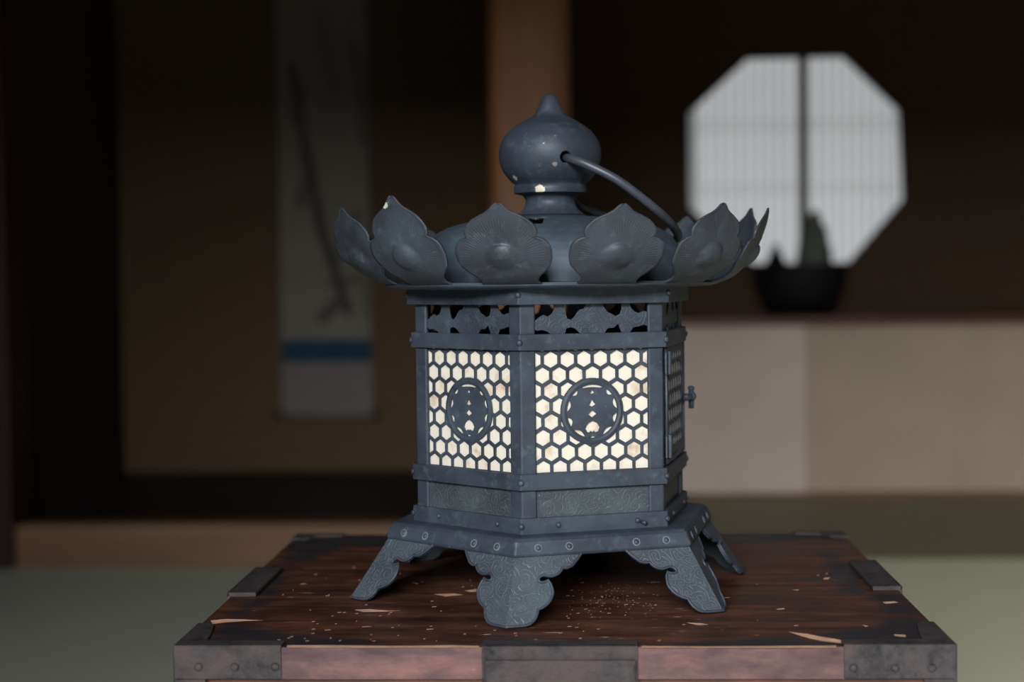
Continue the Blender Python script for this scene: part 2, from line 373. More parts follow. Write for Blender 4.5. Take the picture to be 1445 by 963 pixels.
# low cabinet under the window
zt = at(1200, 446, CY).z; zb = at(1200, 458, CY).z
cab = thing('low_cabinet', 'long low cabinet with pale papered sliding doors below the octagonal window', 'cabinet', (1.3, CY + .17, 0))
def loc(G_, o):                                  # into a thing's own coordinates
    mi = Matrix.Translation(Vector(o.location)) @ Matrix.Rotation(o.rotation_euler[2], 4, 'Z'); mi.invert()
    G_.v = [mi @ Vector(p) for p in G_.v]; return G_
xs = at(1137, 580, CY).x; X0c, X1c = PC + .035, RX1 - .005
loc(G().box((X0c, CY + .03, 0.0), (X1c, WY - .01, zb)), cab).build('body', M_wall2, cab)
loc(G().box((X0c, CY - .015, zb), (X1c, WY - .005, zt)), cab).build('top_board', M_shelf, cab, bev=.003)
loc(G().box((X0c, CY, 0.0), (X1c, CY + .028, .012)), cab).build('bottom_rail', M_kam, cab)
o = loc(G().box((X0c, CY + .004, 0.013), (xs, CY + .016, zb - .001)), cab).build('sliding_door', M_fus1, cab); o['label'] = 'pale mauve papered sliding door'
o = loc(G().box((xs - .02, CY + .0165, 0.013), (xs + .95, CY + .028, zb - .001)), cab).build('sliding_door', M_fus2, cab); o['label'] = 'pale tan papered sliding door'
o = loc(G().box((xs + .93, CY + .004, 0.013), (X1c, CY + .016, zb - .001)), cab).build('sliding_door', M_fus2, cab)
# window wall with its octagon
oct_px = [(1057, 81), (1193, 78), (1272, 154), (1278, 281), (1201, 370), (1062, 372), (973, 293), (972, 160)]
O = [at(u, v, WY) for u, v in oct_px]; W2 = [(p.x, p.z) for p in O]
MX = Matrix(((1, 0, 0, 0), (0, 0, -1, 0), (0, 1, 0, 0), (0, 0, 0, 1)))     # 2D (x, z) to the XZ plane, facing the room
wx0, wx1 = PC, RX1
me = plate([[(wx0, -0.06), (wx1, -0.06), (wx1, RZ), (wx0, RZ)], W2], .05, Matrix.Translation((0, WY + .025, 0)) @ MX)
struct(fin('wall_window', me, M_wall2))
cx = sum(p[0] for p in W2) / 8; cz = sum(p[1] for p in W2) / 8
def grow(k): return [(cx + (p[0] - cx) * k, cz + (p[1] - cz) * k) for p in W2]
win = bpy.data.objects.new('window_1', None); C.objects.link(win); win.location = (cx, WY + .05, cz - .33); struct(win, 'octagonal window of daylit white paper screens in the dark wall')
def wbox(a, b, name, material, **kw):
    return loc(G().box(a, b), win).build(name, material, win, **kw)
me = plate([grow(1.035), grow(1.0)], .056, Matrix.Translation((-cx, -.025 - .001, -(cz - .33))) @ MX); fin('frame', me, M_post, win)
xm = at(1134, 220, WY + .06).x; hw = .36; z0w, z1w = cz - .33, cz + .33
pitch = at(1013.7, 220, WY + .06).x - at(1000, 220, WY + .06).x
for side, (xa, xb) in enumerate(((cx - hw, xm), (xm, cx + hw))):
    g = G().box((xa, WY + .075, z0w), (xb, WY + .078, z1w)); pan = loc(g, win).build('shoji_paper', M_shoji, win)
    g = G(); x = xm + (pitch * .5 if side else -pitch * .5)
    while (x < xb if side else x > xa):
        g.box((x - .0016, WY + .066, z0w), (x + .0016, WY + .0745, z1w)); x += pitch if side else -pitch
    for v in (176, 266):
        zz = at(1134, v, WY + .06).z; g.box((xa, WY + .0655, zz - .012), (xb, WY + .0742, zz - .010)); g.box((xa, WY + .0655, zz + .010), (xb, WY + .0742, zz + .012))
    loc(g, win).build('lattice_bars', M_bar, win)
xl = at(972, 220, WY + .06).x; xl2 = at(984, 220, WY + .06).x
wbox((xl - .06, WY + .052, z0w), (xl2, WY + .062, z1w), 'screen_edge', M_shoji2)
wbox((xm - .011, WY + .056, z0w), (xm + .011, WY + .072, z1w), 'meeting_stile', M_frame)
struct(G().box((cx - .6, WY + .08, z0w - .3), (cx + .6, WY + .12, z1w + .3)).build('wall_outer', M_wall2))

# things on the cabinet
yb = WY - .14
pbl, pbr = at(1064, 400, yb), at(1196, 400, yb); bc = Vector(((pbl.x + pbr.x) / 2, yb, zt)); br_ = (pbr.x - pbl.x) / 2
ztop = at(1128, 374, yb).z - zt
bowl = thing('footed_bowl', 'black round bowl standing on the cabinet before the octagonal window', 'bowl', bc)
G().lathe([(br_ * .60, 0.012), (br_ * .74, .03), (br_ * .90, ztop * .45), (br_ * .98, ztop * .75), (br_ * .99, ztop * .92), (br_ * 1.0, ztop), (br_ * .93, ztop), (br_ * .9, ztop * .8), (br_ * .7, ztop * .72), (.001, ztop * .7)], 48).build('basin', M_bowl, bowl, smooth=True)
g = G()
for k in range(3):
    a = pi / 2 + k * 2 * pi / 3 + .5; g2 = G().tube([(br_ * .5 * cos(a), br_ * .5 * sin(a), .03), (br_ * .58 * cos(a), br_ * .58 * sin(a), .020), (br_ * .62 * cos(a), br_ * .62 * sin(a), 0.0125)], [.014, .011, .012], 10); g2.build('foot', M_bowl, bowl, smooth=True)
def rock(name, material, label, u, vtop, half_px, prof, dy=0.0, seed=1, zbase=None):
    rnd = random.Random(seed); c = at(u, vtop, yb + dy); h = c.z - (zt + ztop * .72); hwid = (at(u + half_px, vtop, yb + dy).x - c.x)
    g = G(); seg, rings = 22, len(prof)
    offs = [0.85 + .3 * rnd.random() for _ in range(seg)]
    for i, (k, zz) in enumerate(prof):
        for j in range(seg):
            a = 2 * pi * j / seg; rr = hwid * k * (offs[j] * .5 + .5) * (1 + .06 * rnd.uniform(-1, 1)); g.v.append(Vector((rr * cos(a), rr * .8 * sin(a), zz * h)))
    for i in range(rings - 1):
        for j in range(seg): g.f.append((i * seg + j, i * seg + (j + 1) % seg, (i + 1) * seg + (j + 1) % seg, (i + 1) * seg + j))
    g.f += [tuple(range(seg - 1, -1, -1)), tuple((rings - 1) * seg + j for j in range(seg))]
    o = g.build(name, material, smooth=True); o.location = (c.x, yb + dy, zt + ztop * .72); return tag(o, label, 'stone')
rock('standing_stone', M_stone, 'tall grey green stone standing in the black bowl', 1150, 297, 25, [(.62, 0), (1.0, .24), (.95, .4), (.86, .52), (.70, .62), (.62, .74), (.42, .82), (.34, .92), (.10, 1.0)], 0.0, 3)
rock('pointed_stone', M_stone2, 'small pointed black stone at the left rim of the bowl', 1095, 344, 16, [(.6, 0), (1.0, .32), (.85, .5), (.5, .72), (.28, .88), (.08, 1.0)], 0.0, 5)

# hanging scroll
SY = BY - .012
sl = at(398, 520, SY); sr = at(525, 520, SY); zr = at(460, 585, SY).z; zb1 = at(460, 511, SY).z; zb0 = at(460, 480, SY).z
scx = (sl.x + sr.x) / 2; sw = (sr.x - sl.x) / 2; stop_ = 2.05
scr = thing('hanging_scroll', 'hanging scroll with an ink painting of a branch on the alcove wall', 'scroll', (scx, SY, zr))
def sbox(x0, z0, x1, z1, y0, y1, name, material, **kw): return loc(G().box((x0, SY + y0, z0), (x1, SY + y1, z1)), scr).build(name, material, scr, **kw)
sbox(scx - sw, zr, scx + sw, stop_, 0.0, .003, 'mounting', M_cloth)
o = sbox(scx - sw * .995, zb1, scx + sw * .995, zb0, -.0012, -.0001, 'brocade_band', M_blue)
# painting: a grid with ink strokes held as a colour attribute
nx, nz = 70, 300; px0, px1, pz0, pz1 = -sw * .97, sw * .97, zb0 + .004 - zr, 1.75 - zr
vs = []; fs = []; col = []
strokes = []
for a, b_, wd, k in (((412, 95), (432, 215), 9, .75), ((432, 215), (455, 330), 11, .8), ((455, 330), (492, 440), 10, .85), ((425, 130), (418, 170), 12, .6), ((436, 250), (424, 285), 13, .5), ((470, 380), (505, 300), 8, .55), ((480, 425), (455, 448), 12, .75), ((470, 400), (500, 395), 10, .6), ((500, 60), (515, 200), 10, .45), ((505, 330), (520, 440), 10, .4), ((448, 20), (470, 120), 18, .25)):
    pa, pb = at(*a, SY), at(*b_, SY); strokes.append((pa.x - scx, pa.z - zr, pb.x - scx, pb.z - zr, wd * SY / FPX, k))
from mathutils import noise as mnoise
for j in range(nz + 1):
    for i in range(nx + 1):
        x = px0 + (px1 - px0) * i / nx; z = pz0 + (pz1 - pz0) * j / nz; vs.append((x, -.0016, z)); ink = 0.0
        q = Vector((x * 60, z * 60, 0)); dx = mnoise.noise(q) * .006; dz = mnoise.noise(q + Vector((9, 3, 0))) * .006
        for ax, az, bx_, bz, wd, k in strokes:
            ex, ez = bx_ - ax, bz - az; u = max(0, min(1, ((x + dx - ax) * ex + (z + dz - az) * ez) / (ex * ex + ez * ez)))
            d = sqrt((x + dx - ax - ex * u) ** 2 + (z + dz - az - ez * u) ** 2); ink = max(ink, k * max(0, 1 - (d / wd) ** 2))
        base = Vector((0.20, 0.178, 0.14))
        fade = 1.0 + .05 * mnoise.noise(Vector((x * 12, z * 12, 5)))
        c = base * fade * (1 - ink * .85); col.append((c.x, c.y, c.z, 1))
for j in range(nz):
    for i in range(nx): a = j * (nx + 1) + i; fs.append((a, a + 1, a + nx + 2, a + nx + 1))
m, t, b = mat('ink_painting'); ca = t.nodes.new('ShaderNodeVertexColor'); ca.layer_name = 'ink'; L(t, ca.outputs['Color'], b.inputs['Base Color']); b.inputs['Roughness'].default_value = .9; b.inputs['Specular IOR Level'].default_value = .1
po = obj('painting', vs, fs, m, scr)
at_ = po.data.color_attributes.new('ink', 'FLOAT_COLOR', 'POINT')
for i, c in enumerate(col): at_.data[i].color = c
rol = loc(G().tube([(scx - sw - .004, SY - .006, zr), (scx + sw + .004, SY - .006, zr)], .009, 14), scr).build('roller', M_cloth, scr, smooth=True)
for s in (-1, 1): loc(G().tube([(scx + s * (sw + .004), SY - .006, zr), (scx + s * (sw + .02), SY - .006, zr)], .0125, 14), scr).build('knob', M_roller, rol)
loc(G().tube([(scx - sw - .01, SY - .004, stop_), (scx + sw + .01, SY - .004, stop_)], .008, 12), scr).build('top_rod', M_roller, scr)

# ------------------------------------------------------------------ the chest
TZ = 0.43; BX, BW, BY0, BD = -0.0131952, 0.3964, 0.81333, 0.35677
x0, x1, y0, y1 = BX - BW / 2, BX + BW / 2, BY0, BY0 + BD
chest = thing('wooden_chest', 'worn dark red brown wooden chest with rusted iron corner fittings under the lantern', 'chest', (BX, BY0 + BD / 2, 0))
HB = 0.0165
g = G().box((x0, y0, TZ - HB), (x1, y1, TZ))
nb = len(g.f)
def chip(pix, h=.00015):                         # a thin splintered nick lying in the lid's lacquer
    k = len(g.v); P = [atz(u, v, TZ + h) for u, v in pix]; g.v.extend(P); g.f.append(tuple(range(k, k + len(P))))
chips = [[(500, 861), (520, 860), (548, 862), (566, 862), (540, 864), (512, 864)], [(655, 834), (680, 831), (712, 829), (716, 832), (690, 834), (665, 836)], [(612, 839), (640, 838), (655, 840), (630, 842)],
 [(1112, 892), (1140, 895), (1158, 899), (1178, 902), (1191, 905), (1186, 908), (1165, 906), (1145, 902), (1130, 898)], [(1262, 895.5), (1278, 896.5), (1278, 899.5), (1262, 898)], [(1162, 816), (1172, 815), (1168, 818), (1163, 818)],
 [(968, 879), (990, 880), (1000, 882), (985, 883)], [(297, 876), (318, 874), (345, 874.5), (372, 876), (345, 877), (318, 879), (300, 881)], [(405, 911), (470, 911), (560, 912), (640, 911), (676, 912), (676, 914.4), (560, 914.6), (405, 914.4)],
 [(905, 912), (1000, 913), (1100, 912), (1180, 911.5), (1180, 914.6), (1050, 914.8), (905, 914.6)], [(1245, 850), (1262, 849), (1268, 851), (1250, 852.5)], [(1118, 833), (1128, 832), (1126, 834)], [(1095, 860), (1106, 858.5), (1108, 860), (1098, 861)], [(1216, 882), (1226, 884), (1222, 885)]]
rnd = random.Random(11)
for k in range(150):
    u = rnd.gauss(640, 230); v = 700
    if u < 380 or u > 1240: continue
    v = rnd.uniform(800, 905); l = rnd.uniform(1, 5) * (1 if rnd.random() < .85 else 2.5)
    chips.append([(u, v), (u + l, v - .5), (u + l * 1.1, v + .3), (u + .3, v + .9)])
for k in range(120):
    u = rnd.gauss(870, 40); v = rnd.gauss(845, 16)
    if v < 812: continue
    l = rnd.uniform(.6, 2.2); chips.append([(u, v), (u + l, v - .3), (u + l, v + .3), (u, v + .5)])
for c in chips: chip(c)
nc = len(g.f)
# the lid's upper face is a grid that carries where the black lacquer is left along the iron
BLK = [[(330, 878), (380, 890), (460, 898), (540, 908), (480, 913), (402, 914), (260, 914)], [(900, 911), (1060, 904), (1150, 903), (1210, 886), (1292, 866), (1330, 905), (1330, 914), (1120, 914), (900, 914)], [(1222, 836), (1272, 837), (1300, 866), (1250, 866)], [(1155, 768), (1203, 802), (1232, 842), (1205, 842), (1170, 805)], [(400, 775), (640, 768), (640, 757), (420, 757)], [(372, 808), (412, 806), (375, 848), (340, 872), (320, 872), (365, 842)], [(430, 764), (520, 762), (445, 790), (390, 800)], [(1000, 757), (1180, 752), (1180, 762), (1000, 766)]]
bl_w = [[(atz(u, v, TZ).x, atz(u, v, TZ).y) for u, v in q] for q in BLK]
def sdist(x, y, P):
    ins, d = False, 9
    for i in range(len(P)):
        (xa, ya), (xb, yb2) = P[i], P[i - 1]; ex, ey = xb - xa, yb2 - ya
        if (ya > y) != (yb2 > y) and x < ex * (y - ya) / ey + xa: ins = not ins
        u = max(0, min(1, ((x - xa) * ex + (y - ya) * ey) / (ex * ex + ey * ey + 1e-12))); d = min(d, sqrt((x - xa - ex * u) ** 2 + (y - ya - ey * u) ** 2))
    return -d if ins else d
gx, gy = 170, 150; k0 = len(g.v); lac = {}
for j in range(gy + 1):
    for i in range(gx + 1):
        x = x0 + .0003 + (BW - .0006) * i / gx; y = y0 + .0003 + (BD - .0006) * j / gy; q = Vector((x * 25, y * 60, 0))
        nn = mnoise.noise(q) * .010 + mnoise.noise(q * 3) * .005
        d = min(sdist(x, y, P) for P in bl_w) + nn
        lac[len(g.v)] = max(0.0, min(1.0, .5 - d / .012)); g.v.append(Vector((x, y, TZ + .00006)))
for j in range(gy):
    for i in range(gx): a_ = k0 + j * (gx + 1) + i; g.f.append((a_, a_ + 1, a_ + gx + 2, a_ + gx + 1))
lid = g.build('lid', [M_top, M_raw, M_front], chest)
loc_ = Matrix.Translation(-Vector(chest.location)); lid.data.transform(loc_)
for i, p in enumerate(lid.data.polygons):
    p.material_index = 1 if nb <= i < nc else 0
lid.data.polygons[2].material_index = 2
la_ = lid.data.attributes.new('lacquer', 'FLOAT', 'POINT')
for i in range(len(lid.data.vertices)): la_.data[i].value = lac.get(i, 0.0)
def cbox(a, b, name, material, parent=chest, **kw): return loc(G().box(a, b), chest).build(name, material, parent, **kw)
g = G().box((x0 + .002, y0 + .004, .03), (x1 - .002, y1 - .002, TZ - HB - .0005)); loc(g, chest).build('body', M_top, chest)
cbox((x0 + .004, y0 + .003, 0), (x1 - .004, y1 - .003, .03), 'plinth', M_top, bev=.003)
for k in range(3):
    za = .04 + k * .12; d_ = cbox((x0 + .018, y0 + .0005, za), (x1 - .018, y0 + .006, za + .112), 'drawer', M_front, bev=.002)
    loc(G().tube([(BX - .04, y0, za + .07), (BX - .04, y0 - .012, za + .066), (BX - .03, y0 - .014, za + .045), (BX + .03, y0 - .014, za + .045), (BX + .04, y0 - .012, za + .066), (BX + .04, y0, za + .07)], .003, 10), chest).build('handle', M_iron, d_, smooth=True)
fx = lambda u: at(u, 914, y0).x
E_ = .0012
def corner(sx, sy):                              # iron bracket wrapped over one corner of the lid
    X = x0 if sx < 0 else x1; Y = y0 if sy < 0 else y1; ex, ey = -sx, -sy; g = G()
    la = .056 if sx < 0 else .0565; lb = .054 if sy < 0 else .024; wa = .0125 if sy < 0 else .011; wb = .0135 if sy < 0 else .017
    if sy > 0: la = .036
    xo, yo = X - ex * E_, Y - ey * E_
    def P(a, b_): return (xo + ex * a, yo + ey * b_)
    top = [P(0, 0), P(la, 0), P(la, wa * .9), P(la * .6, wa), P(wb * 1.1, wa * 1.05), P(wb, lb * .5), P(wb * .75, lb * .92), P(wb * .5, lb), P(0, lb)]
    g.prism(top, TZ + .0001, TZ + .0014)
    a, b_ = sorted((xo, xo + ex * la)); g.box((a, min(yo, yo + ey * E_), TZ - HB + .0002), (b_, max(yo, yo + ey * E_), TZ + .0010))
    a, b_ = sorted((xo, xo + ex * .0165)); g.box((a, min(yo, yo + ey * E_), TZ - .10), (b_, max(yo, yo + ey * E_), TZ - HB + .0002))
    a, b_ = sorted((yo, yo + ey * lb)); g.box((min(xo, xo + ex * E_), a, TZ - .10), (max(xo, xo + ex * E_), b_, TZ + .0010))
    o = loc(g, chest).build('corner_plate', M_iron, chest, bev=.0010)
    if sy < 0:
        for u in ((280, 331, 388) if sx < 0 else (1204.5, 1263, 1315)):
            p = at(u, 942 if sx < 0 else 943.5, y0 - E_); loc(G().dome((p.x, y0 - E_, p.z), (0, -1, 0), .0023, .0015), chest).build('rivet', M_iron, o, smooth=True)
for sx in (-1, 1):
    for sy in (-1, 1): corner(sx, sy)
for s, (ua, va, ub, vb) in ((-1, (327, 843.8, 369.7, 806.6)), (1, (1270, 834.7, 1236, 797))):
    ya, yb_ = atz(ua, va, TZ).y, atz(ub, vb, TZ).y; X = x0 if s < 0 else x1; a, b_ = sorted((X + s * .002, X - s * .0155)); g = G().box((a, ya, TZ + .0001), (b_, yb_, TZ + .0030))
    a, b_ = sorted((X + s * .002, X)); g.box((a, ya, TZ - .05), (b_, yb_, TZ + .0030)); loc(g, chest).build('side_plate', M_iron, chest, bev=.0008)
lx0, lx1 = fx(680), fx(900)
g = G().box((lx0, y0 - .0018, TZ - .075), (lx1, y0, TZ + .0013)); g.box((lx0, y0 - .0018, TZ + .0001), (lx1, y0 + .012, TZ + .0013))
lk = loc(g, chest).build('lock_plate', M_iron, chest, bev=.0010)
loc(G().box((fx(684), y0 - .0042, TZ - .07), (fx(897), y0 - .0017, TZ - .0058)), chest).build('hasp', M_iron, lk, bev=.0009, seg=3)

# ------------------------------------------------------------------ the lantern
LX, LY, ROT = -0.0192493, 0.9756946, -0.1895244
lan = thing('metal_lantern', 'blue grey patinated six sided metal lantern with a lotus petal roof standing on the chest', 'lantern', (LX, LY, TZ), ROT)
def tolocal(P): return (Matrix.Rotation(-ROT, 4, 'Z') @ (Vector(P) - Vector((LX, LY, TZ))))
def hx(k, r, z=0.0): a = pi / 3 * k; return Vector((r * sin(a), -r * cos(a), z))
def face_m(k, off, z=0.0):                       # (along the face, up, outward) to lantern space
    a = pi / 3 * k + pi / 6; nrm = Vector((sin(a), -cos(a), 0)); xd = (hx(k + 1, 1) - hx(k, 1)).normalized()
    M_ = Matrix((xd, Vector((0, 0, 1)), nrm)).transposed().to_4x4(); M_.translation = nrm * off + Vector((0, 0, z)); return M_
C30 = cos(pi / 6)
def hexring(name, ro, ri, z0, z1, material=None, bev=.0005):
    g = G(); n = 6
    for r, z in ((ro, z0), (ro, z1), (ri, z1), (ri, z0)):
        for k in range(n): g.v.append(hx(k, r, z))
    for i in range(4):
        for k in range(n): g.f.append((i * n + k, i * n + (k + 1) % n, ((i + 1) % 4) * n + (k + 1) % n, ((i + 1) % 4) * n + k))
    return g.build(name, material or M_br, lan, bev=bev)
RB, RP = .0876, .0848
rivet_me = None
def rivet(parent, p, nrm, r=.0019, h=.0014, halo=False):
    g = G().dome(p, nrm, r, h)
    if halo:
        g.ring(p, nrm, r * .95, r * 1.5, .00025)
    o = g.build('rivet', [M_br, M_halo], parent, smooth=True)
    if halo:
        for i, q in enumerate(o.data.polygons):
            if i > 14 * 4: q.material_index = 1
    return o
# base plate
g = G(); prof = [(.070, .0400), (.1000, .0345), (.1030, .0345), (.1042, .0365), (.1012, .0430), (.0990, .0447), (.0960, .0450), (.070, .0450)]
for r, z in prof:
    for k in range(6): g.v.append(hx(k, r, z))
for i in range(len(prof)):
    for k in range(6): j = (i + 1) % len(prof); g.f.append((i * 6 + k, i * 6 + (k + 1) % 6, j * 6 + (k + 1) % 6, j * 6 + k))
g.prism([hx(k, .072) for k in range(6)], .0405, .0449)
base = g.build('base_plate', M_br, lan, bev=.0008)
for k in range(6):
    A, B = hx(k, .1028, .0396), hx(k + 1, .1028, .0396); a = pi / 3 * k + pi / 6; nrm = Vector((sin(a), -cos(a), .42))
    for f in (.13, .305, .69, .865): rivet(base, A.lerp(B, f), nrm, .0016, .0010, halo=True)
# legs
half = [(560, 275), (552, 318), (526, 367), (484, 425), (445, 441), (405, 436), (398, 460), (380, 482), (352, 497), (323, 503), (290, 498), (262, 489), (238, 492), (222, 506), (216, 524), (224, 540), (246, 549), (273, 547), (297, 532), (322, 566), (339, 604), (350, 640), (349, 668), (338, 702), (315, 735), (282, 760), (244, 775), (241, 815), (232, 847), (212, 874), (188, 891), (155, 899), (120, 900), (60, 900), (0, 900)]
for k in range(6):
    A0, A1 = hx(k, .1012, .0375), hx(k, .1262, .0013); bm = bmesh.new(); ul = bm.loops.layers.uv.new('shape')
    rim_pts = []
    for s in (-1, 1):
        d = (hx(k + s, 1) - hx(k, 1)).normalized(); pts = [(0, 275)] + half; vv = []
        for q in pts: vv.append(bm.verts.new(A0.lerp(A1, (q[1] - 275) / 625) + d * (q[0] * 6.95e-5)))
        f = bm.faces.new(vv if s > 0 else vv[::-1])
        for lp in f.loops:
            q = pts[vv.index(lp.vert)]; lp[ul].uv = (s * q[0] * 6.95e-5 + k * .5, (q[1] - 275) / 625 * .044)
        row = [A0.lerp(A1, (q[1] - 275) / 625) + d * (q[0] * 6.95e-5) for q in half]
        rim_pts = row[::-1] + rim_pts if s < 0 else rim_pts + row[::-1]
    bmesh.ops.triangulate(bm, faces=bm.faces[:], ngon_method='EAR_CLIP')
    bmesh.ops.remove_doubles(bm, verts=bm.verts[:], dist=1e-6); bmesh.ops.recalc_face_normals(bm, faces=bm.faces[:])
    out = Vector((sin(pi / 3 * k), -cos(pi / 3 * k), .3))
    if sum(f.normal.dot(out) for f in bm.faces) < 0: bmesh.ops.reverse_faces(bm, faces=bm.faces[:])
    me = bpy.data.meshes.new('leg'); bm.to_mesh(me); bm.free(); me.materials.append(M_eng)
    o = bpy.data.objects.new('leg', me); C.objects.link(o); o.parent = lan
    sm = o.modifiers.new('thick', 'SOLIDIFY'); sm.thickness = .0014; sm.offset = -1.0
    left = [A0.lerp(A1, (q[1] - 275) / 625) + (hx(k - 1, 1) - hx(k, 1)).normalized() * (q[0] * 6.95e-5) for q in half]
    right = [A0.lerp(A1, (q[1] - 275) / 625) + (hx(k + 1, 1) - hx(k, 1)).normalized() * (q[0] * 6.95e-5) for q in half]
    lift_ = out.normalized() * -.0002 + Vector((0, 0, .0005))
    G().tube([p + lift_ for p in left + right[::-1]], .0008, 8).build('edge_bead', M_br, o, smooth=True)
# bands
bot = hexring('bottom_band', RB, RB - .003, .0447, .0540); mid = hexring('middle_band', RB, RB - .0025, .0694, .0786)
upb = hexring('upper_band', RB, RB - .0025, .1476, .1566); topb = hexring('top_band', .0896, RB - .003, .1730, .1826)
for k in range(6):
    a = pi / 3 * k; nrm = Vector((sin(a), -cos(a), 0))
    rivet(mid, hx(k, RB - .0003, .0740), nrm); rivet(upb, hx(k, RB - .0003, .1520), nrm); rivet(topb, hx(k, .0893, .1786), nrm, .0018)
    rivet(bot, hx(k, RB - .0003, .0495), nrm, .0018)
    a += pi / 6; nrm = Vector((sin(a), -cos(a), 0))
    for f in (.25, .79): rivet(bot, hx(k, RB).lerp(hx(k + 1, RB), f) + Vector((0, 0, .0495)), nrm, .0016)
tip = hx(0, RB).lerp(hx(1, RB), .82); a = pi / 6; nv = Vector((sin(a), -cos(a), 0))
G().tube([tip + Vector((0, 0, .0485)), tip + nv * .003 + Vector((0, 0, .0484)) + Vector((.001, 0, 0))], .0012, 10).build('pin', M_br, bot, smooth=True)
# corner posts
PW = .0084
for k in range(6):
    d0 = (hx(k - 1, 1) - hx(k, 1)).normalized(); d1 = (hx(k + 1, 1) - hx(k, 1)).normalized(); c = hx(k, RP); ci = hx(k, RP - .0016)
    poly = [c, c + d1 * PW, c + d1 * PW + (ci - c), ci, c + d0 * PW + (ci - c), c + d0 * PW]
    G().prism(poly, .0470, .1790).build('corner_post', M_br, lan, bev=.0007, seg=3)
# lattice panels
side = RP; AP = RP * C30
def lattice(x0, x1, z0, z1, zc, crest=True, border=.0012):
    p, dy, rr = .00985, .00875, .00398 / C30; holes = []
    for j in range(-9, 10):
        yc = .0034 + j * dy
        for i in range(-9, 10):
            xc = .0004 + (i + (.5 if j % 2 else 0)) * p
            h = [(xc + rr * sin(pi / 3 * q), yc + rr * cos(pi / 3 * q)) for q in range(6)][::-1]
            for nx_, ny_, d in ((1, 0, x1 - border * .3), (-1, 0, -(x0 + border * .3)), (0, 1, z1 - zc - .0001), (0, -1, -(z0 - zc + border * .2))):
                h = clip(h, nx_, ny_, d) if len(h) >= 3 else []
            if crest and len(h) >= 3:
                dd = sqrt(xc * xc + yc * yc)
                if dd < .0035: continue
                h = clip(h, -xc / dd, -yc / dd, -.0180)
            if len(h) >= 3 and abs(area(h)) > 3e-7: holes.append(h)
    ol = [[(x0 - .004, z0 - zc - .004), (x1 + .004, z0 - zc - .004), (x1 + .004, z1 - zc + .004), (x0 - .004, z1 - zc + .004)]]
    if crest: holes.append([(.0160 * cos(-2 * pi * q / 48), .0160 * sin(-2 * pi * q / 48)) for q in range(48)])
    return ol + holes
def crest_holes():
    s = 8.65e-5; H = []
    R = lambda l: H.append([(x * s, y * s) for x, y in l])
    R([(0, 139), (-15, 118), (0, 114), (17, 119)]); R([(0, 78), (-12, 58), (-23, 40), (0, 29), (23, 43), (10, 60)]); R([(0, 6), (-30, -20), (0, -41), (30, -19)])
    R([(0, -63), (-22, -73), (-40, -90), (-49, -114), (-36, -136), (-20, -140), (-12, -130), (0, -138), (12, -130), (20, -140), (42, -132), (51, -108), (38, -84), (20, -71)]); R([(0, -160), (-28, -176), (0, -180), (28, -176)])
    for a, hw_, ro, ri in ((90, 26, 174, 157), (134, 9, 174, 152), (167, 13, 174, 150), (203, 11, 174, 148), (238, 15, 174, 150), (309, 15, 174, 150), (344, 12, 174, 148), (17, 13, 174, 150), (46, 9, 174, 152)):
        q = [(ro * cos(radians(a + hw_ * (1 - 2 * i / 10))), ro * sin(radians(a + hw_ * (1 - 2 * i / 10)))) for i in range(11)]
        q += [((ro - (ro - ri) * sin(pi * i / 10) ** (.35 if hw_ > 20 else .75)) * cos(radians(a - hw_ * (1 - 2 * i / 10))), (ro - (ro - ri) * sin(pi * i / 10) ** (.35 if hw_ > 20 else .75)) * sin(radians(a - hw_ * (1 - 2 * i / 10)))) for i in range(1, 10)]
        R(q)
    return H
ZC = .1124; hwf = side / 2 - PW
lat = plate(lattice(-hwf, hwf, .0786, .1476, ZC), .0010, Matrix.Identity(4), .00025)
cr = plate([[(.0187 * cos(2 * pi * q / 64), .0187 * sin(2 * pi * q / 64)) for q in range(64)]] + crest_holes(), .0009, Matrix.Identity(4), 0.0)
rim = G().lathe([(.0151, -.0004), (.0154, .0008), (.0168, .0012), (.0184, .0008), (.0188, -.0004)], 64, close=False)
for k in (0, 2, 3, 4, 5):
    me = lat.copy(); me.transform(face_m(k, AP - .0019, ZC)); o = fin('lattice_panel', me, M_br, lan)
    me = cr.copy(); bm = bmesh.new(); bm.from_mesh(me); mm = bpy.data.meshes.new('t'); mm.from_pydata([tuple(v) for v in rim.v], [], rim.f); bm.from_mesh(mm); bm.to_mesh(me); bm.free()
    me.transform(face_m(k, AP - .0016, ZC)); fin('crest', me, M_br, o)
# paper lining
for k in range(6):
    f = face_m(k, AP - .0026 if k != 1 else AP + .0003, 0)
    hw_p, zl_, zh_ = (side / 2 - .0030, .060, .1490) if k != 1 else (.0335, .0840, .1460)
    me = plate([[(-hw_p, zl_), (hw_p, zl_), (hw_p, zh_), (-hw_p, zh_)]], .0004, f); o = fin('paper_lining', me, M_paper, lan); o['label'] = 'cream paper lining'
# engraved lower panels and cutwork frieze
FRZ = [[(0, 0), (.17, 0), (.175, .14), (.155, .27), (.12, .34), (.085, .29), (.05, .36), (.025, .43), (0, .45)],
 [(.272, 0), (.455, 0), (.43, .15), (.40, .17), (.375, .25), (.355, .36), (.325, .44), (.295, .40), (.28, .22)],
 [(.605, 0), (.762, 0), (.765, .17), (.75, .31), (.715, .36), (.68, .30), (.645, .24), (.62, .12)],
 [(.845, 0), (1, 0), (1, .26), (.96, .24), (.92, .29), (.885, .25), (.855, .14)],
 [(.0, .84), (.03, .9), (.07, .88), (.11, .92), (.15, 1), (0, 1)], [(.272, 1), (.285, .86), (.32, .82), (.36, .87), (.40, 1)], [(.615, 1), (.65, .87), (.70, .86), (.735, .76), (.765, 1)], [(.845, 1), (.875, .86), (.92, .84), (.96, .79), (1, .83), (1, 1)]]
z0f, z1f = .1562, .1734
